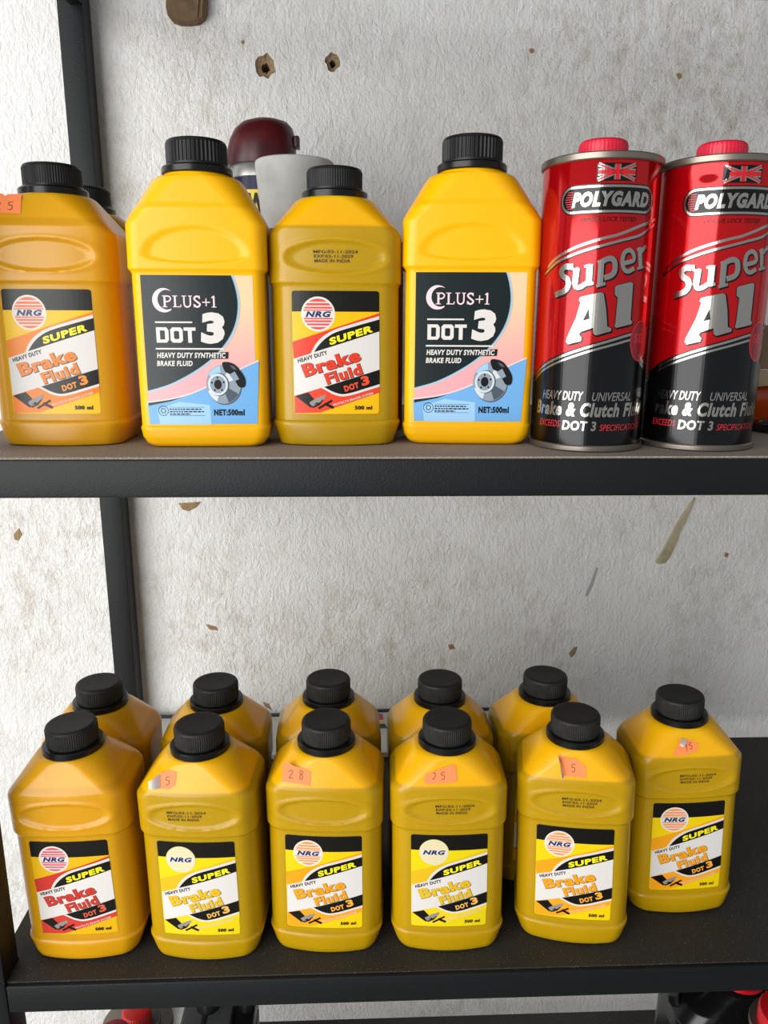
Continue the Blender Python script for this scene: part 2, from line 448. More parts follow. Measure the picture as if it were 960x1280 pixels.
ME_B = bottle_mesh('tall_moulded_bottle', PROF_B, emb_b)

def plastic(name, full, empty, level, sss=.5):
    """bottle plastic: colour of the liquid behind it below the fill level, plain plastic above"""
    m = bpy.data.materials.new(name); m.use_nodes = True; nt = m.node_tree; N = nt.nodes; L = nt.links
    p = N['Principled BSDF']; p.inputs['Roughness'].default_value = .28; p.inputs['Specular IOR Level'].default_value = .42
    p.inputs['Subsurface Weight'].default_value = sss; p.inputs['Subsurface Radius'].default_value = (1, .45, .08); p.inputs['Subsurface Scale'].default_value = .012
    tc = N.new('ShaderNodeTexCoord'); sp = N.new('ShaderNodeSeparateXYZ'); L.new(tc.outputs['Object'], sp.inputs[0])
    def mr(src, a, b):
        q = N.new('ShaderNodeMapRange'); q.interpolation_type = 'SMOOTHSTEP'
        q.inputs['From Min'].default_value = a; q.inputs['From Max'].default_value = b; L.new(src, q.inputs['Value']); return q.outputs['Result']
    def mix(fac, a, b):
        x = N.new('ShaderNodeMix'); x.data_type = 'RGBA'; L.new(fac, x.inputs['Factor'])
        for s, v in (('A', a), ('B', b)):
            i = [k for k in x.inputs if k.name == s and k.type == 'RGBA'][0]
            if isinstance(v, tuple): i.default_value = v
            else: L.new(v, i)
        return [k for k in x.outputs if k.type == 'RGBA'][0]
    col = mix(mr(sp.outputs['Z'], level-.0012, level+.0012), lin(full), lin(empty))
    L.new(col, p.inputs['Base Color'])
    n = N.new('ShaderNodeTexNoise'); n.inputs['Scale'].default_value = 300; L.new(tc.outputs['Object'], n.inputs['Vector'])
    b = N.new('ShaderNodeBump'); b.inputs['Strength'].default_value = .05; b.inputs['Distance'].default_value = .0005
    L.new(n.outputs['Fac'], b.inputs['Height']); L.new(b.outputs['Normal'], p.inputs['Normal'])
    MATS[name] = m
    return m
MUSTARD = plastic('mustard translucent plastic', 'b69006', 'ecb002', .1262)
AMBER = plastic('amber translucent plastic', 'cf960b', 'dea20a', .1290)
YELLOW = mat('glossy yellow plastic', 'f4b400', .32, spec=.35, sss=.08, ssr=(1, .6, .1), sscale=.004)
BLACKCAP = mat('black ribbed plastic', '141415', .42, spec=.3, bump=(200, .05, .0004))
DUSTCAP = mat('dusty black plastic', '151515', .55, spec=.25, noise=(260, .3, '2a2925', 5), bump=(200, .08, .0004))
RINGM = mat('glossy black plastic ring', '0c0c0d', .28, spec=.35)

def cap_meshes(R, RF, z0, z1, z2, ribs, rib_d):
    n = ribs*4
    prof = [(R-.0016, z1-.0005), (R-.0002, z1), (R-.0001, z1+.0012), (R, z1+.0014), (R, z2-.0022), (R-.0002, z2-.0020), (R-.0006, z2-.0008), (R-.0014, z2-.0002), (R-.0026, z2), (R-.0045, z2-.0002), (.0001, z2-.0003)]
    cap = lathe_mesh('cap', prof, n, (ribs, rib_d, z1+.0013, z2-.0021))
    ring = lathe_mesh('tamper_ring', [(RF-.003, z0), (RF-.0006, z0), (RF, z0+.0006), (RF, z1-.0012), (RF-.0007, z1-.0004), (R+.0002, z1-.0001), (R-.003, z1+.0002)], 64)
    return cap, ring
CAP_A = cap_meshes(.0166, .0196, .1428, .1480, .1607, 72, .00025)
CAP_B = cap_meshes(.0178, .0206, .1584, .1632, .1775, 46, .0006)

# ---- label of the squat bottle: 51 x 71 mm, drawn from the label's own outline
def la(px, py):
    t = (py-135)/855
    return ((px-(439+8*t))/(306-13.5*t)*25.5, (990-py)/12.0)
def LA(pts): return [la(*p) for p in pts]
A_SLOTS = ['black', 'yellow', 'accent', 'white', 'type', 'navy', 'stripe', 'lemon', 'dot', 'grey', 'outline', 'strip', 'halo']
def label_a():
    A = Art(); s = {k: i for i, k in enumerate(A_SLOTS)}
    A.rrect(-25.5, 0, 25.5, 71.3, 1.6, s['yellow'], 0)
    # black header with the label's rounded top corners
    pts = []
    for cx, a in ((23.9, 0), (-23.9, 90)):
        pts += [(cx+1.6*cos(radians(a+15*k)), 69.7+1.6*sin(radians(a+15*k))) for k in range(7)]
    A.poly(pts + [(-25.5, 59.6), (25.5, 59.6)], s['black'], 1)
    # emblem
    cx, cy = la(318, 292)
    A.disc(cx, cy, 9.9, 9.9, s['halo'], 2); A.disc(cx, cy, 9.2, 9.2, s['white'], 3)
    for y0, y1 in ((7.0, 8.7), (4.9, 6.2), (3.1, 4.2), (1.85, 2.5), (-2.9, -2.1), (-4.6, -3.5), (-6.4, -5.3), (-8.7, -7.3)):
        q = []
        for k in range(9):
            y = y0 + (y1-y0)*k/8; q.append((cx + sqrt(max(0, 8.75**2-y*y)), cy+y))
        A.poly(q + [(2*cx-x, y) for x, y in q[::-1]], s['stripe'], 4)
    A.text('NRG', cx-7.4, cy-1.75, 15.0, 3.4, s['navy'], 5, bold=.05, shear=.25)
    # swoosh, white edge, black banner
    edge = LA([(745, 318), (640, 345), (480, 395), (400, 425), (345, 465), (305, 510), (280, 560)])
    A.poly(LA([(745, 283), (140, 482), (150, 600), (275, 560)]) + edge[::-1], s['accent'], 2)
    A.poly([(25.5, la(745, 303)[1])] + catmull(LA([(745, 303), (560, 357), (440, 395), (375, 428), (325, 468), (292, 512), (268, 562)]), 4)[1:] + LA([(150, 600), (155, 862), (340, 803), (745, 675)]), s['white'], 3)
    A.poly(catmull(LA([(745, 326), (560, 378), (450, 412), (395, 440), (350, 475), (315, 515), (290, 553)]), 4) + LA([(745, 408)]), s['black'], 4)
    A.text('SUPER', *la(402, 505), 26.6, 4.1, s['lemon'], 5, tilt=17, bold=.05, shear=.1)
    A.text('HEAVY DUTY', *la(182, 630), 18.2, 2.4, s['type'], 5, tilt=16.5, bold=.035)
    for nm, x, y, w, h in (('Brake', 226, 730, 35.0, 7.7), ('Fluid', 380, 781, 22.5, 6.6)):
        X, Y = la(x, y)
        A.text(nm, X+.2, Y-.2, w, h, s['outline'], 5, tilt=16.5, bold=.065, shear=-.05, grow=.025)
        A.text(nm, X, Y, w, h, s['accent'], 6, tilt=16.5, bold=.04, shear=-.05)
    # lower banner
    low = catmull(LA([(745, 796), (640, 828), (560, 852), (490, 864), (430, 852), (385, 828), (340, 803)]), 4)
    A.poly(LA([(745, 675)]) + low, s['white'], 4)
    A.poly(LA([(360, 797), (745, 675)]) + catmull(LA([(745, 778), (640, 810), (560, 835), (490, 848), (440, 838), (400, 820), (360, 797)]), 4)[:-1], s['black'], 5)
    A.text('DOT', *la(505, 832), 9.0, 3.6, s['dot'], 6, tilt=16, bold=.05)
    A.text('3', *la(624, 792), 4.9, 5.6, s['dot'], 6, tilt=14, bold=.05)
    A.poly(LA([(155, 862), (340, 803)]) + low[::-1][1:] + LA([(745, 838), (330, 980), (158, 985)]), s['strip'], 3)
    A.text('PROTECTS BRAKES SYSTEM', *la(424, 935), 25.0, 1.35, s['white'], 6, tilt=16.5, bold=.01)
    A.text('500 ml', *la(572, 960), 10.4, 2.4, s['type'], 6, bold=.045)
    # little picture of a brake shoe
    A.poly(LA([(160, 862), (250, 836), (305, 900), (268, 946)]), s['black'], 5)
    A.poly(LA([(258, 908), (300, 880), (350, 858), (372, 852), (366, 878), (330, 905), (285, 935), (268, 925)]), s['grey'], 6)
    A.poly(LA([(270, 935), (310, 905), (360, 885), (330, 925), (285, 948)]), s['black'], 6)
    A.stroke(LA([(322, 950), (415, 893)]), 1.3, s['black'], 6); A.stroke(LA([(362, 915), (425, 945)]), 1.6, s['black'], 6)
    return A
def surf_a(x0, z0):
    def fn(x, y, lift):
        X, Z = x0 + x/1000, z0 + y/1000
        return (X, front_y(PROF_A, X, Z) + emb_a(X, Z) - lift, Z)
    return fn
LABEL_A = label_a().build('label', surf_a(0, .0190), step=3.0)
def pm(name, col, rough=.27, metal=0):
    return mat('print ' + name, col, rough, metal, spec=.35, bump=(700, .03, .0004))
BLK, WHT, NAVY = pm('black', '0e0c09'), pm('white', 'd9d4ce'), pm('navy', '1c2b5e')
def palette(k, yellow, accent, stripe, dot, strip, outline='4a3a2a', lemon='f4e61e', halo='e6dccb', grey='8f8a86'):
    return [BLK, pm(k+' ground', yellow), pm(k+' accent', accent), WHT, BLK, NAVY, pm(k+' stripe', stripe), pm('lemon', lemon), pm(k+' dot', dot), pm('grey', grey), pm(k+' outline', outline), pm(k+' strip', strip), pm(k+' halo', halo)]
PAL = {'red': palette('red', 'f0b806', 'e03a22', 'dc4a44', 'e8502c', 'e2432a'),
       'crimson': palette('crimson', 'e0ae0c', 'c6332a', 'd0566a', 'cf5a44', 'cb3c30'),
       'orange': palette('orange', 'ecba06', 'e67e16', 'ea6a35', 'ee8a2e', 'f07f1a'),
       'amber': palette('amber', 'ebc806', 'ec9c16', 'f0914a', 'f3a83a', 'f3a01e', outline='8a5a22'),
       'pale': palette('pale', 'e4cc0c', 'dfb41c', 'e3d08c', 'eab258', 'eccb1e', outline='8b7440', halo='dcd08e')}

# ---- label of the tall bottle: 65 x 87 mm
def lb(px, py):
    t = (py-45)/950
    return ((px-(496-24*t))/(349-13*t)*32.5, (997-py)/10.95)
def LB(pts): return [lb(*p) for p in pts]
B_SLOTS = ['dark', 'peach', 'blue', 'white', 'pink', 'silver', 'skyline', 'ink', 'steel', 'steel_dark', 'steel_light', 'pale_blue']
def label_b():
    A = Art(); s = {k: i for i, k in enumerate(B_SLOTS)}
    A.rect(-32.5, 0, 32.5, 87, s['peach'], 0)
    curve = catmull(LB([(710, 40), (730, 110), (740, 200), (730, 290), (702, 375), (655, 455), (590, 530), (510, 600), (400, 672), (270, 737), (130, 780)]), 5)
    A.poly([(-32.5, 87)] + [(x, min(87, y)) for x, y in curve] + [(-32.5, curve[-1][1])], s['dark'], 2)
    A.stroke([(x+.9, y-.3) for x, y in curve], 1.1, s['silver'], 3); A.stroke([(x+.25, y-.1) for x, y in curve], .45, s['skyline'], 4)
    b = catmull(LB([(845, 580), (760, 618), (700, 650), (600, 702), (510, 750), (400, 797), (280, 830), (130, 852)]), 5)
    A.poly(b + [(-32.5, 0), (32.5, 0)], s['blue'], 2)
    A.poly([(-32.5, lb(137, 852)[1])] + LB([(280, 832), (400, 800), (280, 845)]) + [(-32.5, lb(137, 876)[1])], s['dark'], 4)
    A.stroke(b, .8, s['white'], 5)
    A.poly(LB([(190, 900), (330, 850), (520, 870), (520, 1000), (200, 1000)]), s['pale_blue'], 3)
    # crescent and word mark
    n = 40; out = []; inn = []
    cx, cy = lb(283, 200)
    for k in range(n+1):
        a = radians(52 + 256*k/n); out.append((cx + 6.7*cos(a), cy + 6.9*sin(a)))
        a2 = radians(62 + 236*k/n); inn.append((cx + 1.7 + 5.3*cos(a2), cy + .3 + 5.6*sin(a2)))
    A.poly(out + inn[::-1], s['pink'], 5)
    x = lb(275, 245)[0]; y0 = lb(275, 243)[1]; h = 6.6
    def bar(x0, y0_, x1, y1_, w): A.stroke([(x0, y0_), (x1, y1_)], w, s['pink'], 6)
    def serif(xc, yc, w=3.0): A.rect(xc-w/2, yc-.22, xc+w/2, yc+.22, s['pink'], 6)
    # P
    bar(x+1.2, y0, x+1.2, y0+h, 1.2); serif(x+1.2, y0+.2); serif(x+.9, y0+h-.2, 2.2)
    A.stroke([(x+1, y0+h-.3), (x+3.6, y0+h-.4), (x+4.7, y0+h-1.7), (x+3.6, y0+h-3.2), (x+1.4, y0+h-3.4)], .75, s['pink'], 6, smooth=4)
    # L
    X = x+6.0; bar(X+1.2, y0, X+1.2, y0+h, 1.1); serif(X+1.2, y0+h-.2); bar(X-.1, y0+.25, X+4.4, y0+.25, .5); bar(X+4.3, y0, X+4.6, y0+1.6, .5)
    # U
    X = x+11.4; A.stroke([(X+1.1, y0+h), (X+1.1, y0+2.0), (X+1.7, y0+.6), (X+2.9, y0+.2), (X+4.1, y0+.7), (X+4.7, y0+2.0), (X+4.7, y0+h)], .85, s['pink'], 6, smooth=4)
    serif(X+1.1, y0+h-.2, 2.8); serif(X+4.7, y0+h-.2, 2.2)
    # S
    X = x+17.6; A.stroke([(X+3.9, y0+h-1.3), (X+2.9, y0+h-.4), (X+1.4, y0+h-.7), (X+.9, y0+h-1.9), (X+2.3, y0+h/2), (X+4.0, y0+1.9), (X+3.4, y0+.6), (X+1.9, y0+.3), (X+.7, y0+1.5)], 1.0, s['pink'], 6, smooth=5)
    bar(X+4.0, y0+h-2.0, X+4.0, y0+h, .4); bar(X+.6, y0, X+.6, y0+2.0, .4)
    # + 1
    X = x+23.0; bar(X, y0+2.9, X+4.6, y0+2.9, .6); bar(X+2.3, y0+.7, X+2.3, y0+5.1, .6)
    X = x+28.2; bar(X+1.6, y0, X+1.6, y0+h, 1.0); serif(X+1.6, y0+.2, 2.8); A.stroke([(X+.3, y0+h-1.2), (X+1.5, y0+h-.2)], .6, s['pink'], 6)
    # big type
    A.rect(*lb(218, 342), *lb(450, 332), s['white'], 5); A.rect(*lb(210, 510), *lb(637, 500), s['white'], 5)
    # squared letters of the grade
    def frame(x0, x1, y0, y1, w, cut):
        o = [(x0+cut, y0), (x1-cut, y0), (x1, y0+cut), (x1, y1-cut), (x1-cut, y1), (x0+cut, y1), (x0, y1-cut), (x0, y0+cut)]
        c2 = cut*.4; i = [(x0+w+c2, y0+w), (x1-w-c2, y0+w), (x1-w, y0+w+c2), (x1-w, y1-w-c2), (x1-w-c2, y1-w), (x0+w+c2, y1-w), (x0+w, y1-w-c2), (x0+w, y0+w+c2)]
        A.poly(o, s['white'], 5, [i])
    yb, yt = lb(220, 466)[1], lb(220, 369)[1]
    x0 = lb(220, 420)[0]
    A.poly([(x0, yb), (x0+6.1, yb), (x0+7.3, yb+1.6), (x0+7.3, yt-1.6), (x0+6.1, yt), (x0, yt)], s['white'], 5, [[(x0+2.2, yb+1.8), (x0+5.0, yb+1.8), (x0+5.1, yb+2.4), (x0+5.1, yt-2.4), (x0+5.0, yt-1.8), (x0+2.2, yt-1.8)]])
    frame(x0+8.3, x0+15.6, yb, yt, 2.1, 1.3)
    A.rect(x0+16.2, yt-1.9, x0+23.2, yt, s['white'], 5); A.rect(x0+18.6, yb, x0+20.9, yt, s['white'], 5)
    X, Y = lb(494, 473)
    A.text('3', X, Y, 14.4, 18.2, s['white'], 6, bold=.06, shear=.06)
    A.poly(LB([(590, 528), (660, 524), (655, 568), (545, 570)]), s['dark'], 6)
    A.text('HEAVY DUTY SYNTHETIC', *lb(214, 564), 40.6, 3.2, s['white'], 7, bold=.04, shear=.15)
    A.text('BRAKE FLUID', *lb(210, 616), 21.2, 3.15, s['white'], 7, bold=.04, shear=.15)
    # disc and caliper
    c = lb(615, 735)
    A.disc(c[0]+.5, c[1]-.7, 10.3, 11.6, s['steel_dark'], 5); A.disc(*c, 10.3, 11.6, s['steel'], 6)
    for a0, a1, k in ((20, 70, 'steel_light'), (200, 245, 'steel_light'), (100, 150, 'pale_blue'), (285, 330, 'steel_dark')):
        q = [(c[0]+10.0*cos(radians(a0+(a1-a0)*i/8)), c[1]+11.3*sin(radians(a0+(a1-a0)*i/8))) for i in range(9)]
        A.poly([(c[0]-1, c[1])] + q, s[k], 7)
    h = lb(580, 735)
    A.disc(h[0]+.5, h[1], 6.2, 6.9, s['steel_dark'], 8); A.disc(*h, 5.9, 6.5, s['steel_light'], 9); A.disc(*h, 4.7, 5.2, s['steel'], 10); A.disc(*h, 2.3, 2.9, s['ink'], 11)
    for k in range(5): A.disc(h[0]+3.7*cos(radians(20+72*k)), h[1]+4.1*sin(radians(20+72*k)), .55, .65, s['ink'], 11, 10)
    A.poly(catmull(LB([(618, 592), (680, 598), (722, 640), (752, 700), (745, 750), (712, 752), (690, 715), (665, 672), (630, 650)]), 4, True), s['ink'], 11)
    A.poly(LB([(655, 672), (690, 650), (715, 700), (685, 715)]), s['steel'], 12)
    A.poly(LB([(660, 608), (690, 618), (705, 640), (680, 635)]), s['steel_dark'], 12)
    # small print
    cc = lb(227, 908)
    A.poly([(cc[0]+3.1*cos(2*pi*k/24), cc[1]+3.1*sin(2*pi*k/24)) for k in range(24)], s['ink'], 5, [[(cc[0]+2.75*cos(2*pi*k/24), cc[1]+2.75*sin(2*pi*k/24)) for k in range(24)]])
    A.poly([(cc[0]+1.7*cos(2*pi*k/6), cc[1]+1.7*sin(2*pi*k/6)) for k in range(6)], s['ink'], 5, [[(cc[0]+1.2*cos(2*pi*k/6), cc[1]+1.2*sin(2*pi*k/6)) for k in range(6)]])
    for yy in (885, 940): A.stroke(LB([(265, yy), (483, yy)]), .2, s['ink'], 5)
    rnd = random.Random(4)
    for yy, xe in ((898, 465), (914, 482), (930, 395)):          # unreadable fine lines of type
        xx = 266
        while xx < xe:
            w = rnd.uniform(8, 26); A.stroke(LB([(xx, yy), (min(xe, xx+w), yy)]), .75, s['ink'], 5); xx += w+5
    A.text('NET:500ml', *lb(541, 941), 18.4, 3.9, s['ink'], 6, bold=.05)
    return A
def surf_b(x, y, lift):
    X, Z = x/1000, .0143 + y/1000
    return (X, front_y(PROF_B, X, Z) - lift, Z)
LABEL_B = label_b().build('label', surf_b, step=5.0)
def gradient_print(name, c0, c1, z0, z1, axis='Z'):
    m = mat('print ' + name, c0, .3); nt = m.node_tree; p = nt.nodes['Principled BSDF']
    tc = nt.nodes.new('ShaderNodeTexCoord'); sp = nt.nodes.new('ShaderNodeSeparateXYZ'); mr = nt.nodes.new('ShaderNodeMapRange')
    cr = nt.nodes.new('ShaderNodeValToRGB'); cr.color_ramp.elements[0].color = lin(c0); cr.color_ramp.elements[1].color = lin(c1)
    mr.inputs['From Min'].default_value = z0; mr.inputs['From Max'].default_value = z1
    nt.links.new(tc.outputs['Object'], sp.inputs[0]); nt.links.new(sp.outputs[axis], mr.inputs['Value'])
    nt.links.new(mr.outputs['Result'], cr.inputs['Fac']); nt.links.new(cr.outputs['Color'], p.inputs['Base Color'])
    return m
PAL_B = [pm('teal black', '141f20', .25), gradient_print('pink to tan', 'efa3a8', 'edcba0', .045, .085), pm('sky blue', '6fa9dc'), WHT, pm('shell pink', 'f2cfd4'),
         pm('silver line', 'b9c0c4', .3), pm('light blue line', '7fb3d0'), pm('ink', '131416'), pm('disc grey', '8b97a2', .3), pm('disc dark', '4d5660', .3),
         pm('disc light', 'cfd6da', .3), pm('pale blue', '9cc6e8')]

# ---- stickers and ink-jet dates
ORANGE = mat('fluorescent orange paper', 'ff8a4d', .6, bump=(300, .15, .0006)); PAPERBACK = mat('torn white paper back', 'd9cfc6', .8)
PEN = mat('ball pen ink', '7a3a2c', .6); INKJET = mat('ink-jet black', '1a160c', .6)
DIG = {'2': [(0, .75), (.25, 1), (.6, .95), (.65, .65), (.1, .05), (.8, .05)], '5': [(.75, 1), (.2, .95), (.15, .6), (.55, .6), (.7, .3), (.5, .02), (.1, .08)],
       '8': [(.6, .9), (.3, 1), (.15, .75), (.6, .4), (.5, .02), (.15, .15), (.3, .5), (.65, .75), (.6, .9)], '1': [(.2, .75), (.45, 1), (.45, 0)],
       'J': [(.15, .95), (.6, 1), (.7, .6), (.35, .1), (.05, .2)]}
def sticker(bottle, pts, digits, curl=None):
    A = Art(); A.poly(pts, 0, 3)
    for d, x, y, h in digits: A.stroke([(x+q[0]*h*.8, y+q[1]*h) for q in DIG[d]], .42, 1, 6, smooth=4)
    me = A.build('price_sticker', surf_a(0, 0), step=2.5)
    o = link('price_sticker', me, [ORANGE, PEN], bottle); o['label'] = 'orange paper price sticker with pen marks'
    if curl:
        (a, b, c, d) = curl                          # hinge a-b, lifted edge c-d
        v, f = [], []; n = 6; fn = surf_a(0, 0)
        for i in range(n+1):
            t = i/n; lift = .0005 + .0042*sin(t*pi*.62)
            for p, q in ((a, d), (b, c)):
                v.append(fn(p[0]+(q[0]-p[0])*t, p[1]+(q[1]-p[1])*t, lift))
        for i in range(n): f.append((2*i, 2*i+1, 2*i+3, 2*i+2))
        link('peeled_corner', mesh('peeled_corner', v, f), PAPERBACK, o, 80)
def date_print(bottle, x, z=106.0, w=25.5):
    A = Art(); k = w/25.5
    for i, (t, ww) in enumerate((('MFG:03-11-2024', 25.5), ('EXP:03-11-2029', 22.5), ('MADE IN INDIA', 20.5))):
        A.text(t, x+.3*i, z + 5.0 - 2.5*i, ww*k, 1.75, 0, 2, bold=.012)
    link('date_print', A.build('date_print', surf_a(0, 0), step=3.0), INKJET, bottle)

def bottle_a(label, loc, rz, plast, pal, capm=DUSTCAP, group='squat yellow brake fluid bottles', lean=0, cap_turn=0):
    t = thing('brake_fluid_bottle', label, 'bottle', loc, radians(rz), group)
    if lean:
        t.rotation_euler = (0, radians(lean), radians(rz)); t.location.z += .0322*sin(radians(abs(lean)))
    link('body', ME_A, plast, t, 35)
    c = link('cap', CAP_A[0], capm, t, 30); c.rotation_euler.z = cap_turn
    link('tamper_ring', CAP_A[1], RINGM, c, 35)
    link('label', LABEL_A, PAL[pal], t)
    return t
def bottle_b(label, loc, rz, back=0, size=1):
    t = thing('tall_brake_fluid_bottle', label, 'bottle', loc, radians(rz), 'tall bright yellow bottles on the upper shelf')
    if back: t.rotation_euler.x = -radians(back); t.location.z += .0225*sin(radians(back))
    t.scale = (size, size, size)
    link('body', ME_B, YELLOW, t, 35)
    c = link('cap', CAP_B[0], BLACKCAP, t, 30); link('tamper_ring', CAP_B[1], RINGM, c, 35)
    link('label', LABEL_B, PAL_B, t)
    return t

# upper shelf
u1 = bottle_a('amber squat bottle with orange price sticker on the upper shelf', (-.1762, .0715, ZU), 0, AMBER, 'orange', BLACKCAP)
sticker(u1, [(-28.5, 131.5), (-10.2, 131.0), (-10.5, 142.2), (-18, 142.0), (-19.4, 141.0), (-21, 142.3), (-28.5, 142.6)], [('2', -24.4, 133.6, 4.2), ('5', -17.6, 133.2, 4.4)])
bottle_a('amber bottle half hidden behind the amber bottle with a price sticker, upper shelf', (-.1830, .1490, ZU), 22, AMBER, 'orange', BLACKCAP)
bottle_b('tall bright yellow bottle between the amber bottle and the mustard bottle', (-.0888, .0572, ZU), 1, 0, .968)
u4 = bottle_a('mustard squat bottle with red label between two tall yellow bottles', (-.0106, .0712, ZU), 1, MUSTARD, 'red', BLACKCAP)
date_print(u4, -12.5)
t = thing('small_carton', 'small orange brown carton squeezed behind the mustard and tall yellow bottles', 'box', (.0180, .1300, ZU))
box('carton_body', (-.018, -.015, 0), (.0158, .015, .121), mat('orange brown card', '7a4a14', .7), t, .0008); box('lid', (-.0184, -.0154, .1100), (.0162, .0154, .1245), mat('brown card lid', '6a4216', .7), t, .001)
bottle_b('tall bright yellow bottle standing next to the red metal can', (.0708, .0668, ZU), -4)

# lower shelf, front row
ROW = 'squat yellow brake fluid bottles'
f1 = bottle_a('amber bottle with crimson label and no sticker, lower shelf front row', (-.1840, .0480, ZL), -2, AMBER, 'crimson', lean=-1.6)
f2 = bottle_a('mustard bottle, torn sticker, faded label, beside the amber bottle on the lower shelf', (-.1012, .0450, ZL), -4, MUSTARD, 'pale', lean=-.9)
sticker(f2, [(-27.5, 131), (-24.5, 129.5), (-15, 128.2), (-10.5, 130.5), (-9.8, 138.2), (-15.5, 138.8), (-23, 136.5)], [('5', -17.0, 130.8, 4.6)], [(-20, 129), (-20.5, 137), (-27, 134.5), (-26.5, 130.5)])
date_print(f2, -17.0)
f3 = bottle_a('mustard bottle with whole sticker reading 28 and no date print, lower shelf', (-.0195, .0490, ZL), -4, MUSTARD, 'amber')
sticker(f3, [(-27, 129.2), (-15, 128.2), (-8.0, 127.4), (-7.8, 135.5), (-11.5, 137.0), (-18.5, 138.3), (-24, 140.6), (-26, 139.6)], [('2', -22.3, 131.3, 4.6), ('8', -15.6, 130.9, 5.0)])
f4 = bottle_a('mustard bottle with faded pale label and tilted sticker marked in pen, lower shelf', (.0643, .0470, ZL), -2, MUSTARD, 'pale', lean=-.8)
sticker(f4, [(-16.6, 128.0), (-6.5, 128.2), (-5.5, 129.2), (-4.5, 128.4), (4.6, 129.2), (3.9, 138.6), (1.5, 138.8), (-6, 136.6), (-16.4, 133.2)], [('J', -11.8, 130.4, 4.0), ('5', -6.0, 130.6, 4.2)])
date_print(f4, -9.5)
f5 = bottle_a('mustard bottle turned aside with curled torn sticker, lower shelf front row', (.1552, .0500, ZL), -11, MUSTARD, 'amber', lean=-1.6)
sticker(f5, [(-8.5, 128.3), (5.4, 128.0), (5.4, 134.6), (1.6, 136.8), (-1.5, 138.8), (-6.8, 138.6), (-12.5, 140.0)], [('5', -4.2, 131.0, 4.4)], [(-8.6, 128.4), (-13.2, 140.0), (-11.8, 139.4), (-10.6, 129.0)])
date_print(f5, -9.5)
f6 = bottle_a('mustard bottle standing apart at the open end of the lower shelf', (.2400, .0755, ZL), -1, MUSTARD, 'amber', lean=-2.2)
sticker(f6, [(-14.2, 127.8), (-4.0, 128.2), (3.0, 130.4), (5.0, 134.2), (-1.0, 136.8), (-7.4, 138.4), (-10.0, 134.5)], [('1', -5.6, 130.2, 4.0), ('5', -2.4, 131.4, 3.8)], [(-7.4, 138.4), (-3.0, 137.2), (-8.2, 134.8), (-10.4, 135.8)])
date_print(f6, -8.5)
# back row
for i, (x, y, rz, pl, pal, lab) in enumerate([
        (-.1895, .1092, -1, AMBER, 'orange', 'amber bottle in the back row of the lower shelf next to the steel post'),
        (-.1035, .1075, 0, MUSTARD, 'amber', 'back row bottle behind the bottle with the torn sticker and faded label'),
        (-.0200, .1110, 1, MUSTARD, 'amber', 'back row bottle behind the bottle with the sticker reading 28'),
        (.0640, .1080, 0, MUSTARD, 'amber', 'back row bottle behind the pale label bottle with the tilted sticker'),
        (.1450, .1120, 2, MUSTARD, 'amber', 'back row bottle behind the turned bottle with the curled sticker')]):
    bottle_a(lab, (x, y, ZL), rz, pl, pal)

# ------------------------------------------------------------------ red and black metal cans
RC, HC = .0330, .1600
CAN1 = (.1430, .0482); CAN2 = (.2127, .0498)
ROT1, ROT2 = radians(-9.0), radians(-9.5)
def can_px(x, y, c=CAN1, rot=ROT1):
    """photo point -> (arc mm, height mm) on the side of a can"""
    d = ray(x, y); ox, oy = CAM.x-c[0], CAM.y-c[1]
    a = d.x*d.x+d.y*d.y; b = ox*d.x+oy*d.y; cc = ox*ox+oy*oy-RC*RC
    disc = max(0, b*b-a*cc); t = (-b-sqrt(disc))/a
    p = CAM + d*t; az = atan2(p.x-c[0], -(p.y-c[1]))-rot
    return (az*RC*1000, (p.z-ZU)*1000)
def z1(pts, o=(680, 295), k=6.4): return [can_px(o[0]+x/k, o[1]+y/k) for x, y in pts]
C_SLOTS = ['black', 'silver', 'red', 'dark_red', 'white', 'text_red']
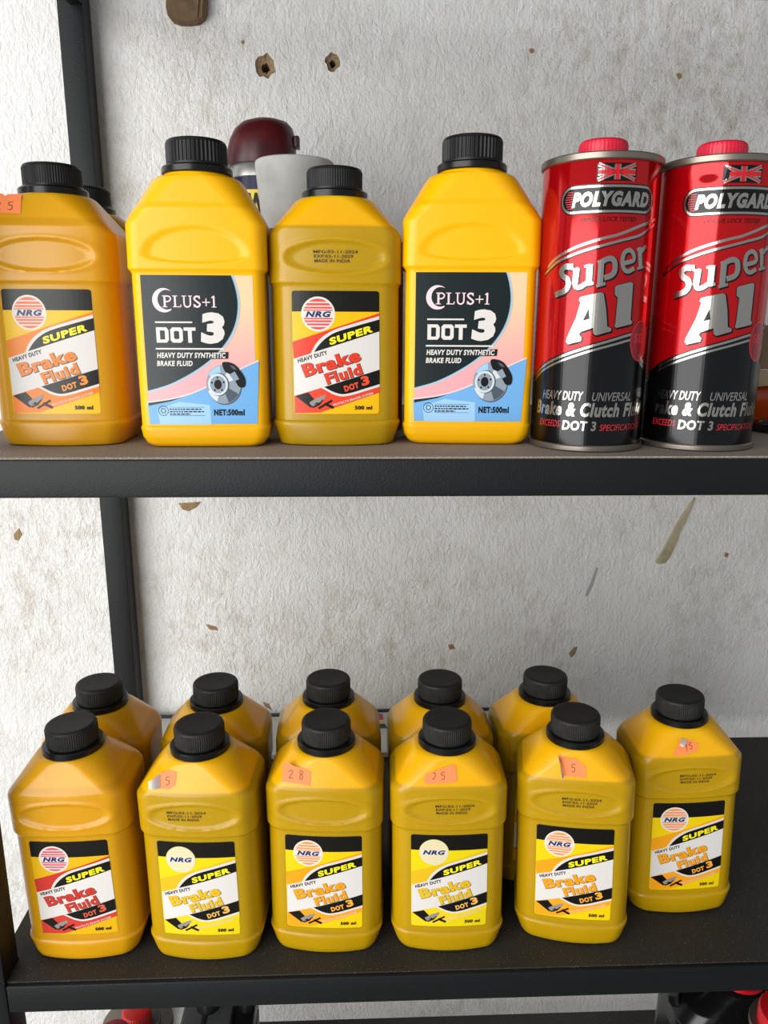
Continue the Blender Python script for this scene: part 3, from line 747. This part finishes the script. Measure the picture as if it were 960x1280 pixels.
def can_art():
    A = Art(); s = {k: i for i, k in enumerate(C_SLOTS)}
    Z4 = lambda pts: z1(pts, (650, 400), 6.0)
    Z5 = lambda pts: z1(pts, (660, 330), 5.647)
    def ext(p, x1):                                  # run a line on at its last slope
        (ax, ay), (bx, by) = p[-2], p[-1]; k = (by-ay)/(bx-ax); return p + [(x1, by+k*(x1-bx)*.8)]
    top = ext(catmull(Z4([(112, 414), (128, 385), (178, 328), (270, 273), (400, 222), (560, 173), (780, 108)]), 4), 62)
    l0 = top[0]
    A.poly([(-100, 2.0), (100, 2.0), (100, top[-1][1])] + top[::-1] + [(-70, l0[1]-6), (-100, l0[1]-6)], s['black'], 1)
    for pts, w in (([(112, 430), (130, 400), (180, 347), (270, 294), (400, 243), (560, 193), (780, 127)], 1.35), ([(108, 462), (130, 430), (175, 381), (270, 327), (400, 277), (560, 227), (780, 166)], 1.2)):
        A.stroke(ext(catmull(Z4(pts), 4), 60), w, s['silver'], 3)
    s1 = z1([(30, 262), (60, 220), (105, 178), (150, 148), (230, 105), (350, 60), (500, 16), (600, -8)]) + [can_px(800, 283)]
    s2 = z1([(10, 312), (60, 255), (110, 213), (200, 167), (350, 112), (500, 72), (650, 32), (760, 2)]) + [can_px(808, 289)]
    A.stroke([(x+.2, y-.9) for x, y in ext(catmull(s2, 3), 60)], .8, s['black'], 1)
    A.stroke(ext(catmull(s1, 3), 60), 1.5, s['silver'], 2); A.stroke(ext(catmull(s2, 3), 60), 1.4, s['silver'], 2)
    # word 1: slab italic letters
    def glyph(strokes):
        for i, (pts, w, sm_) in enumerate(strokes):
            q = z1(pts); w = w*.072
            A.stroke([(x+.45, y-.5) for x, y in (catmull(q, 5) if sm_ else q)], w+.9, s['black'], 3+i*.1)
            A.stroke(q, w, s['silver'], 4+i*.15, smooth=5 if sm_ else 0)
    glyph([([(212, 252), (172, 250), (140, 282), (150, 322), (185, 350), (193, 396), (165, 442), (100, 472)], 44, 1), ([(222, 226), (226, 275)], 20, 0), ([(93, 450), (100, 498)], 20, 0)])
    glyph([([(262, 262), (246, 390)], 46, 0), ([(246, 380), (256, 412), (290, 412), (340, 380)], 36, 1), ([(366, 230), (356, 398)], 46, 0), ([(232, 282), (275, 264)], 22, 0), ([(350, 392), (395, 380)], 22, 0), ([(322, 250), (370, 236)], 18, 0)])
    glyph([([(458, 200), (446, 405)], 44, 0), ([(470, 205), (525, 184), (562, 205), (566, 275), (540, 318), (480, 340)], 40, 1), ([(430, 214), (470, 198)], 20, 0), ([(418, 406), (492, 384)], 22, 0)])
    glyph([([(632, 224), (712, 200), (714, 150), (684, 118), (640, 142), (626, 215), (640, 270), (672, 288), (720, 262)], 33, 1)])
    glyph([([(764, 96), (770, 256)], 42, 0), ([(778, 132), (798, 102), (816, 88)], 32, 1), ([(742, 116), (770, 100)], 20, 0), ([(742, 266), (796, 250)], 20, 0)])
    # word 2
    a = Z5([(360, 262), (364, 244), (376, 236), (512, 203), (534, 213), (550, 320), (558, 445), (588, 458), (584, 478), (480, 508), (462, 498), (458, 454), (372, 482), (360, 502), (378, 525), (372, 548), (282, 570), (268, 552), (275, 525), (340, 380), (370, 275)])
    ah = Z5([(388, 405), (432, 390), (428, 322)])
    one = Z5([(612, 170), (625, 155), (725, 130), (740, 142), (722, 398), (735, 412), (728, 428), (620, 455), (608, 445), (615, 420), (632, 240), (612, 222)])
    for q, h in ((a, [ah]), (one, [])):
        n = len(q); cx = sum(p[0] for p in q)/n; cy = sum(p[1] for p in q)/n
        A.poly([(x+.9, y-.9) for x, y in q], s['black'], 3); A.stroke([(x+.3, y-.3) for x, y in q], 1.4, s['black'], 3, closed=True)
        A.poly(q, s['silver'], 5, h)
        if h: A.stroke(ah, .5, s['black'], 6, closed=True)
    # plaque
    pl = can_px(703, 249)[0]; pr = can_px(815, 249)[0]
    A.rrect(pl-1.0, 130.3, pr+1.0, 145.5, 7.5, s['black'], 1, 8); A.rrect(pl-.4, 130.9, pr+.4, 144.9, 6.9, s['silver'], 2, 8); A.rrect(pl+.8, 132.1, pr-.8, 143.7, 5.7, s['black'], 3, 8)
    for k in range(8):
        y = 133.6 + k*1.2; A.stroke([(pl+2.0+abs(k-3.5)*.5, y), (pl+7.0, y)], .5, s['text_red'], 4)
        A.stroke([(pr-3.5, y), (pr-1.6-abs(k-3.5)*.45, y)], .5, s['text_red'], 4)
    A.text('POLYGARD', pl+6.4, 133.9, pr-pl-10.0, 7.9, s['silver'], 5, bold=.06, shear=.22)
    # flag
    fx0, fy0, fw, fh = can_px(746, 220)[0], 146.8, 21.5, 9.0
    A.rect(fx0, fy0, fx0+fw, fy0+fh, s['black'], 1)
    for p, q in (((0, 0), (1, 1)), ((0, 1), (1, 0)), ((0, .5), (1, .5)), ((.5, 0), (.5, 1))):
        w = 2.0 if p[0] == 0 and p[1] in (0, 1) else 3.4
        P = [(fx0+fw*(p[0]*.94+.03), fy0+fh*(p[1]*.86+.07)), (fx0+fw*(q[0]*.94+.03), fy0+fh*(q[1]*.86+.07))]
        A.stroke(P, w, s['silver'], 2); A.stroke(P, w*(.35 if w < 3 else .62), s['red'], 3)
    m = (pl+pr)/2
    A.text('VAPOUR LOCK TESTED', m-15.5, 126.4, 31, 2.3, s['black'], 2, shear=.2, bold=.01)
    # lower lines of type
    x0 = can_px(679, 495)[0]
    A.text('HEAVY DUTY', x0, 29.4, 26.5, 5.2, s['silver'], 3, shear=.25, bold=.012); A.text('UNIVERSAL', x0+31.5, 29.4, 24.5, 5.0, s['silver'], 3, shear=.25, bold=.005)
    x0 = can_px(671.5, 515)[0]
    A.text('Brake & Clutch Fluid', x0, 20.2, 74, 8.2, s['silver'], 3, shear=.2, bold=.04)
    x0 = can_px(675, 530)[0]
    A.text('EXCEEDS', x0, 13.6, 15.5, 3.8, s['text_red'], 3, shear=.2); A.text('DOT 3', x0+17.0, 12.2, 19.5, 5.6, s['silver'], 3, shear=.1, bold=.03); A.text('SPECIFICATIONS', x0+38.5, 12.4, 30, 3.6, s['text_red'], 3, shear=.2)
    # badge near the side
    b = (can_px(792, 432)[0]+5, 63)
    A.disc(*b, 8.2, 11.5, s['text_red'], 7); A.disc(*b, 7.4, 10.6, s['dark_red'], 8)
    A.text('SE', b[0]-5.4, 62, 7.5, 5, s['text_red'], 9, bold=.02)
    return A
def cyl(x, y, lift):
    a = x/1000/RC; r = RC + lift*.7
    return (r*sin(a), -r*cos(a), y/1000)
_d = can_px(886, 214, CAN2, ROT2)                    # dent of the end can
def dent(x, y): return -.0016*math.exp(-((x-_d[0])/7.5)**2-((y-_d[1])/5.0)**2)
def cyl_dent(x, y, lift):
    a = x/1000/RC; r = RC + lift*.7 + dent(x, y)
    return (r*sin(a), -r*cos(a), y/1000)
CAN_PRINT = can_art().build('print', cyl, step=1.6, eps=3e-5)
CAN_PRINT_D = can_art().build('print', cyl_dent, step=1.6, eps=3e-5)
def can_metal(name, col, rough=.22, metal=.35, coat=.3, spec=.5):
    return mat('can ' + name, col, rough, metal, coat=coat, spec=spec)
CAN_RED = can_metal('red lacquer', 'b8070f', .11, .5, .1)
PAL_C = [can_metal('black lacquer', '070708', .16, .1, 0, .4), can_metal('bare silver', 'bdb8b0', .2, 1), can_metal('red ink', 'c8141e', .25, .2), can_metal('dark red seal', '8c1420', .3, .2), WHT, can_metal('small red type', 'c0202a', .3, .1)]
TIN = mat('dull tinplate', '8c8479', .35, .85)
REDCAP = mat('red plastic cap', 'd81838', .4, sss=.15, ssr=(1, .2, .2), sscale=.003)
CAN_BODY = lathe_mesh('can_body', [(.0300, .0010), (RC, .0030), (RC, .1575), (.0318, .1600), (.0300, .1602), (.0298, .1570), (.0145, .1580), (.0140, .1605), (.002, .1606)], 96)
CAN_BODY_D = lathe_mesh('can_body', [(.0300, .0010)] + [(RC, .003+.0015*k) for k in range(104)] + [(.0318, .1600), (.0300, .1602), (.0298, .1570), (.0145, .1580), (.0140, .1605), (.002, .1606)], 144)
for v_ in CAN_BODY_D.vertices:
    if abs(sqrt(v_.co.x**2+v_.co.y**2)-RC) < 1e-5:
        k_ = (RC + dent(atan2(v_.co.x, -v_.co.y)*RC*1000, v_.co.z*1000))/RC; v_.co.x *= k_; v_.co.y *= k_
def seam(z, r0, r1, h): return lathe_mesh('rim', [(r0, z), (r1-.0006, z), (r1, z+.0006), (r1, z+h-.0006), (r1-.0006, z+h), (r0+.0006, z+h), (r0, z+h-.0008)], 96)
RIM_T = seam(.1578, .0308, .0342, .0040); RIM_B = seam(0, .0310, .0342, .0036)
CCAP = lathe_mesh('cap', [(.0130, .1590), (.0138, .1594), (.0138, .1700), (.0134, .1716), (.0122, .1727), (.0100, .1730), (.0001, .1729)], 160, (40, .0003, .1600, .1701))
for c, rot, bd, pr_, lab in ((CAN1, ROT1, CAN_BODY, CAN_PRINT, 'red and black metal brake fluid can touching the tall yellow bottle'), (CAN2, ROT2, CAN_BODY_D, CAN_PRINT_D, 'red and black metal can at the end of the row, dented below its rim')):
    t = thing('metal_can', lab, 'can', (c[0], c[1], ZU), rot, 'red metal cans on the upper shelf')
    link('can_body', bd, CAN_RED, t, 30); link('rim', RIM_T, TIN, t, 40); link('rim', RIM_B, TIN, t, 40)
    link('print', pr_, PAL_C, t); link('cap', CCAP, REDCAP, t, 35)

# ------------------------------------------------------------------ things behind the bottles on the upper shelf
t = thing('spray_can', 'blue and yellow spray can with a dark red domed cap, behind the bottles', 'spray can', (-.0735, .2520, ZU))
link('can_body', lathe_mesh('can_body', [(.0255, 0), (.0262, .001), (.0262, .183), (.0250, .190), (.0240, .1935), (.022, .194)], 64), mat('spray can blue', '17143f', .3, spec=.25), t, 30)
link('colour_band', lathe_mesh('colour_band', [(.0264, .10), (.0264, .1735)], 64, close=False), mat('spray can yellow', 'f2dc14', .35), t, 30)
link('shoulder_ring', lathe_mesh('shoulder_ring', [(.0260, .1832), (.0268, .1838), (.0266, .1858), (.0252, .1920), (.024, .1945)], 64), mat('spray can steel', 'a9a7a2', .3, .7), t, 35)
A = Art()
A.text('W', -9, 156, 14, 15, 0, 1, bold=.05)
def cyl2(x, y, lift):
    a = x/1000/.0266; return ((.0266+lift)*sin(a), -(.0266+lift)*cos(a), y/1000)
link('lettering', A.build('lettering', cyl2, step=2), INKJET, t)
v, f = [], []; n = 40
rows = [(.0280, .1940), (.0285, .1960), (.0283, .2010), (.0276, .2075), (.0262, .2150), (.0232, .2220), (.0185, .2265), (.0110, .2290), (.0005, .2298)]
for r, z in rows:
    for k in range(n):
        a = 2*pi*k/n; tt = (z-.1940)/.0358
        v.append((r*cos(a) + .0045*tt*tt, r*.92*sin(a), z + (.0035*cos(a) if z > .1975 else 0)*(1-tt)))
for i in range(len(rows)-1):
    for k in range(n): f.append((i*n+k, i*n+(k+1) % n, (i+1)*n+(k+1) % n, (i+1)*n+k))
f.append(tuple(range(n))[::-1]); f.append(tuple((len(rows)-1)*n+k for k in range(n)))
dome = link('cap', mesh('cap', v, f), mat('smoky dark red plastic', '5c161c', .35, noise=(70, .4, '300e10'), spec=.4), t, 40)
box('spray_tab', (.0270, -.006, .2085), (.0312, .006, .2170), mat('dark red tab', '2c1012', .4), dome, .0008)

t = thing('grey_capped_can', 'dark can with a big scuffed greyish white cap behind the mustard bottle', 'can', (-.0424, .1900, ZU))
link('can_body', lathe_mesh('can_body', [(.0235, 0), (.0245, .001), (.0245, .136), (.0238, .1392)], 64), mat('dark can paint', '24242a', .35), t, 30)
link('overcap', lathe_mesh('overcap', [(.0236, .1385), (.0244, .1390), (.0256, .1500), (.0278, .1730), (.0288, .1845), (.0286, .1860), (.0276, .1868), (.0250, .1864), (.001, .1862)], 64),
     mat('scuffed grey white plastic', 'cfd0cc', .5, noise=(55, .25, 'a3a49f', 8)), t, 35)

# right-hand end: carton flap, amber bottle, black lid
t = thing('amber_flask', 'clear amber flask lying behind the end can on the upper shelf', 'bottle', (.3050, .1450, ZU))
flask = link('body', lathe_mesh('body', [(.0155, -.055), (.0190, -.053), (.0200, -.045), (.0200, .020), (.0170, .032), (.0085, .042), (.0085, .052)], 48), mat('amber glass', 'b84408', .08, trans=.5), t, 40)
flask.rotation_euler = (0, radians(90), radians(8)); flask.location.z = .0205
lid = link('cap', lathe_mesh('cap', [(.0095, .050), (.0100, .051), (.0100, .064), (.0090, .066), (.001, .066)], 40), BLACKCAP, t, 40)
lid.rotation_euler = flask.rotation_euler; lid.location = flask.location
CARD = mat('brown cardboard', '6e5a48', .85, noise=(120, .4, '7d6853')); CARD_IN = mat('pale cardboard edge', 'a08c70', .85)
v = [(0, 0, 0), (.10, 0, 0), (.11, .006, .013), (.004, .006, .013), (-.002, -.001, .0135), (.11, -.004, .0135), (.112, .010, .034), (.016, .012, .034), (.006, .011, .029)]
def sheet(name, poly, th, m, parent):
    n = len(poly); c = (Vector(poly[1])-Vector(poly[0])).cross(Vector(poly[2])-Vector(poly[0])).normalized()*th
    vv = [Vector(p) for p in poly] + [Vector(p)+c for p in poly]
    ff = [tuple(range(n))[::-1], tuple(range(n, 2*n))] + [(k, (k+1) % n, n+(k+1) % n, n+k) for k in range(n)]
    return link(name, mesh(name, vv, ff), m, parent)
t = thing('cardboard_sleeve', 'crumpled brown cardboard sleeve resting on the amber flask behind the end can', 'cardboard', (.2760, .1180, ZU+.0415))
sheet('flap', [(0, 0, -.012), (.10, .004, -.004), (.10, .0, .004), (0, -.002, -.001)], .001, CARD_IN, t)
sheet('panel', [(0, .0, 0), (.10, .004, .004), (.105, .02, .030), (.016, .022, .030), (.006, .018, .024)], .001, CARD, t)
t = thing('black_saucer', 'shallow black plastic saucer lying in front of the amber flask', 'saucer', (.3000, .1040, ZU))
link('disc', lathe_mesh('disc', [(.019, 0), (.020, .0006), (.020, .0052), (.0190, .0060), (.0160, .0062), (.0155, .0045), (.001, .0045)], 48), RINGM, t, 35)
link('edge_ring', lathe_mesh('edge_ring', [(.0200, .0012), (.0206, .0016), (.0206, .0036), (.0200, .0040)], 48, close=False), BLACKCAP, t, 35)

# brown wooden wedge stuck in the wall near the top shelf
def wedge():
    P = [at_y(x, y, .343) for x, y in [(207, -14), (207, 8), (209, 18), (215, 25), (224, 28), (236, 28.5), (247, 27), (254, 22), (257, 14), (258, -14)]]
    n = len(P); v = [(p.x, .343, p.z) for p in P] + [(p.x, WY, p.z) for p in P]
    f = [tuple(range(n)), tuple(range(n, 2*n))[::-1]] + [(k, n+k, n+(k+1) % n, (k+1) % n) for k in range(n)]
    me = mesh('wooden_wedge', v, f)
    bm = bmesh.new(); bm.from_mesh(me); bmesh.ops.recalc_face_normals(bm, faces=bm.faces); bmesh.ops.bevel(bm, geom=[e for e in bm.edges if abs(e.verts[0].co.y-e.verts[1].co.y) < 1e-6 and e.verts[0].co.y < .345], offset=.001, segments=2, affect='EDGES'); bm.to_mesh(me); bm.free()
    o = link('wooden_wedge', me, mat('old brown wood', '7a6246', .8, noise=(150, .5, '5f4a32', 6)))
    tag(o, 'brown rounded wooden wedge stuck to the plaster wall above the drill holes', 'wedge')
    for x in (248.5, 254):
        a, b = at_y(x, -10, .343), at_y(x-1.5, 22, .343)
        v = [(a.x-.0010, .3431, a.z), (a.x+.0010, .3431, a.z), (b.x+.0006, .3431, b.z), (b.x-.0006, .3431, b.z), (a.x+.0004, .3414, a.z), (b.x+.0002, .3420, b.z)]
        link('splinter', mesh('splinter', v, [(0, 4, 5, 3), (1, 2, 5, 4), (3, 5, 2), (0, 1, 4)]), MATS['old brown wood'], o)
wedge()

# flat cartons behind the back row on the lower shelf
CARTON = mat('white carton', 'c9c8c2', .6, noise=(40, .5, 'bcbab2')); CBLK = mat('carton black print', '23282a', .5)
def carton(x0, x1, y0, y1, h, label, deco=None):
    t = thing('flat_carton', label, 'box', ((x0+x1)/2, (y0+y1)/2, ZL), 0, 'flat cartons at the back of the lower shelf')
    w, d = (x1-x0)/2, (y1-y0)/2
    box('carton_body', (-w, -d, 0), (w, d, h-.001), CARTON, t, .0004); box('lid', (-w-.0006, -d-.0006, h-.003), (w+.0006, d-.004, h), CARTON, t, .0004)
    box('back_strip', (-w, d-.0035, h-.004), (w, d+.0004, h+.0016), CBLK, t)  # thin black strip along the back edge, slightly higher than the lid
    if deco:
        for col, pts in deco:
            P = [at_z(x, y, ZL+h+.0004) for x, y in pts]
            o = link('printed_panel', mesh('printed_panel', [(p.x-t.location.x, p.y-t.location.y, h+.0004) for p in P], [tuple(range(len(P)))]), mat('carton ' + col, col, .5), t)
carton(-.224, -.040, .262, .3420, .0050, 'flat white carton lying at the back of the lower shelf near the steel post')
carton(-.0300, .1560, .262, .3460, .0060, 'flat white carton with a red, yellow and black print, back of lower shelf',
       [('b8404c', [(466, 900), (479.5, 900), (478, 892.5), (464, 892.5)]), ('c8b070', [(468, 905), (481, 905), (479.5, 900), (466, 900)]), ('26302e', [(470, 910.5), (484, 910.5), (481, 905), (468, 905)])])

# ------------------------------------------------------------------ bottom shelf
def jug(loc, rz):
    t = thing('black_jug', 'glossy black plastic jug with a ribbed red cap on the bottom shelf', 'jug', loc, rz)
    GB = mat('glossy black jug plastic', '0c0c0e', .25)
    P = [(0, .056, .033, .012, .002), (.004, .060, .036, .014, .002), (.168, .060, .036, .016, .002), (.180, .058, .035, .018, .001), (.192, .049, .031, .02, 0), (.201, .034, .025, .02, 0), (.207, .024, .022, .02, 0), (.2085, .018, .018, .018, 0), (.220, .018, .018, .018, 0)]
    me = bottle_mesh('body', P, lambda x, z: 0); link('body', me, GB, t, 40)
    # handle bridging the shoulder
    hp = catmull([(-.052, .176), (-.056, .196), (-.047, .207), (-.034, .209), (-.026, .203)], 5); v, f = [], []
    for i, (x, z) in enumerate(hp):
        for k in range(10):
            a = 2*pi*k/10; v.append((x + .006*cos(a)*.7, .011*sin(a), z + .006*cos(a)))
    for i in range(len(hp)-1):
        for k in range(10): f.append((i*10+k, i*10+(k+1) % 10, (i+1)*10+(k+1) % 10, (i+1)*10+k))
    link('handle', mesh('handle', v, f), GB, t, 60)
    link('cap', lathe_mesh('cap', [(.0200, .2092), (.0214, .2096), (.0214, .2128), (.0206, .2133), (.0206, .2290), (.0196, .2310), (.018, .2316), (.001, .2315)], 120, (30, .0008, .2132, .2291)), mat('red jug cap', 'c4101c', .35), t, 35)
    return t
jug((.3370, .1270, ZB), radians(-4))
def tin(loc, label, h, r, body, capc, cr=.017):
    t = thing('round_tin', label, 'can', loc, 0, 'red capped tins on the bottom shelf')
    link('can_body', lathe_mesh('can_body', [(r-.001, 0), (r, .001), (r, h-.006), (r-.003, h-.002), (r-.005, h-.0025), (r-.006, h-.005), (.020, h-.004), (.019, h)], 64), body, t, 35)
    link('rim', lathe_mesh('rim', [(r-.004, h-.004), (r+.0006, h-.0045), (r+.0012, h-.0035), (r+.0006, h-.001), (r-.003, h-.001)], 64), TIN, t, 40)
    link('cap', lathe_mesh('cap', [(cr, h-.004), (cr, h+.010), (cr-.0012, h+.0115), (cr-.003, h+.012), (.001, h+.0118)], 96, (32, .0006, h-.0035, h+.0101)), capc, t, 35)
GREYTIN = mat('grey tin lacquer', '7c7c7a', .3, .5)
tin((-.1860, .1170, ZB), 'grey tin with a bright red cap on the bottom shelf', .1900, .0285, GREYTIN, mat('bright red cap', 'd22018', .4), .0120)
tin((-.1870, .0640, ZB), 'slim tin with a wine red cap in front of the grey tin, bottom shelf', .2250, .0190, GREYTIN, mat('wine red cap', 'a01830', .4), .0130)
tin((.3360, .0480, ZB), 'dark tin with a big red cap in front of the black jug', .2400, .0290, mat('dark tin lacquer', '1a1a1c', .3), mat('red jug cap'), .0245)
t = thing('grey_canister', 'dark grey slab sided canister beside the grey tin on the bottom shelf', 'canister', (-.1285, .1300, ZB), radians(0))
box('body', (-.0215, -.030, 0), (.0215, .030, .190), mat('dark grey canister', '4a4b4c', .4), t, .004)
box('ridge', (-.004, -.0315, .02), (.001, .0315, .1908), mat('canister ridge', '222324', .4), t, .001)
link('cap', lathe_mesh('cap', [(.0090, .188), (.0100, .1885), (.0100, .2000), (.0090, .2010), (.001, .2010)], 60, (20, .0005, .1890, .2001)), BLACKCAP, t, 35)
t = thing('black_canister', 'slim black canister next to the dark grey canister, bottom shelf', 'canister', (-.0960, .1320, ZB))
box('body', (-.0095, -.020, 0), (.0080, .020, .1850), mat('black canister', '111112', .3), t, .003)
box('side_strip', (.0078, -.012, .02), (.0086, .012, .17), mat('strip grey', '55565a', .4), t)
link('cap', lathe_mesh('cap', [(.0055, .184), (.0065, .1845), (.0065, .1940), (.0060, .1950), (.001, .1950)], 48), BLACKCAP, t, 35)
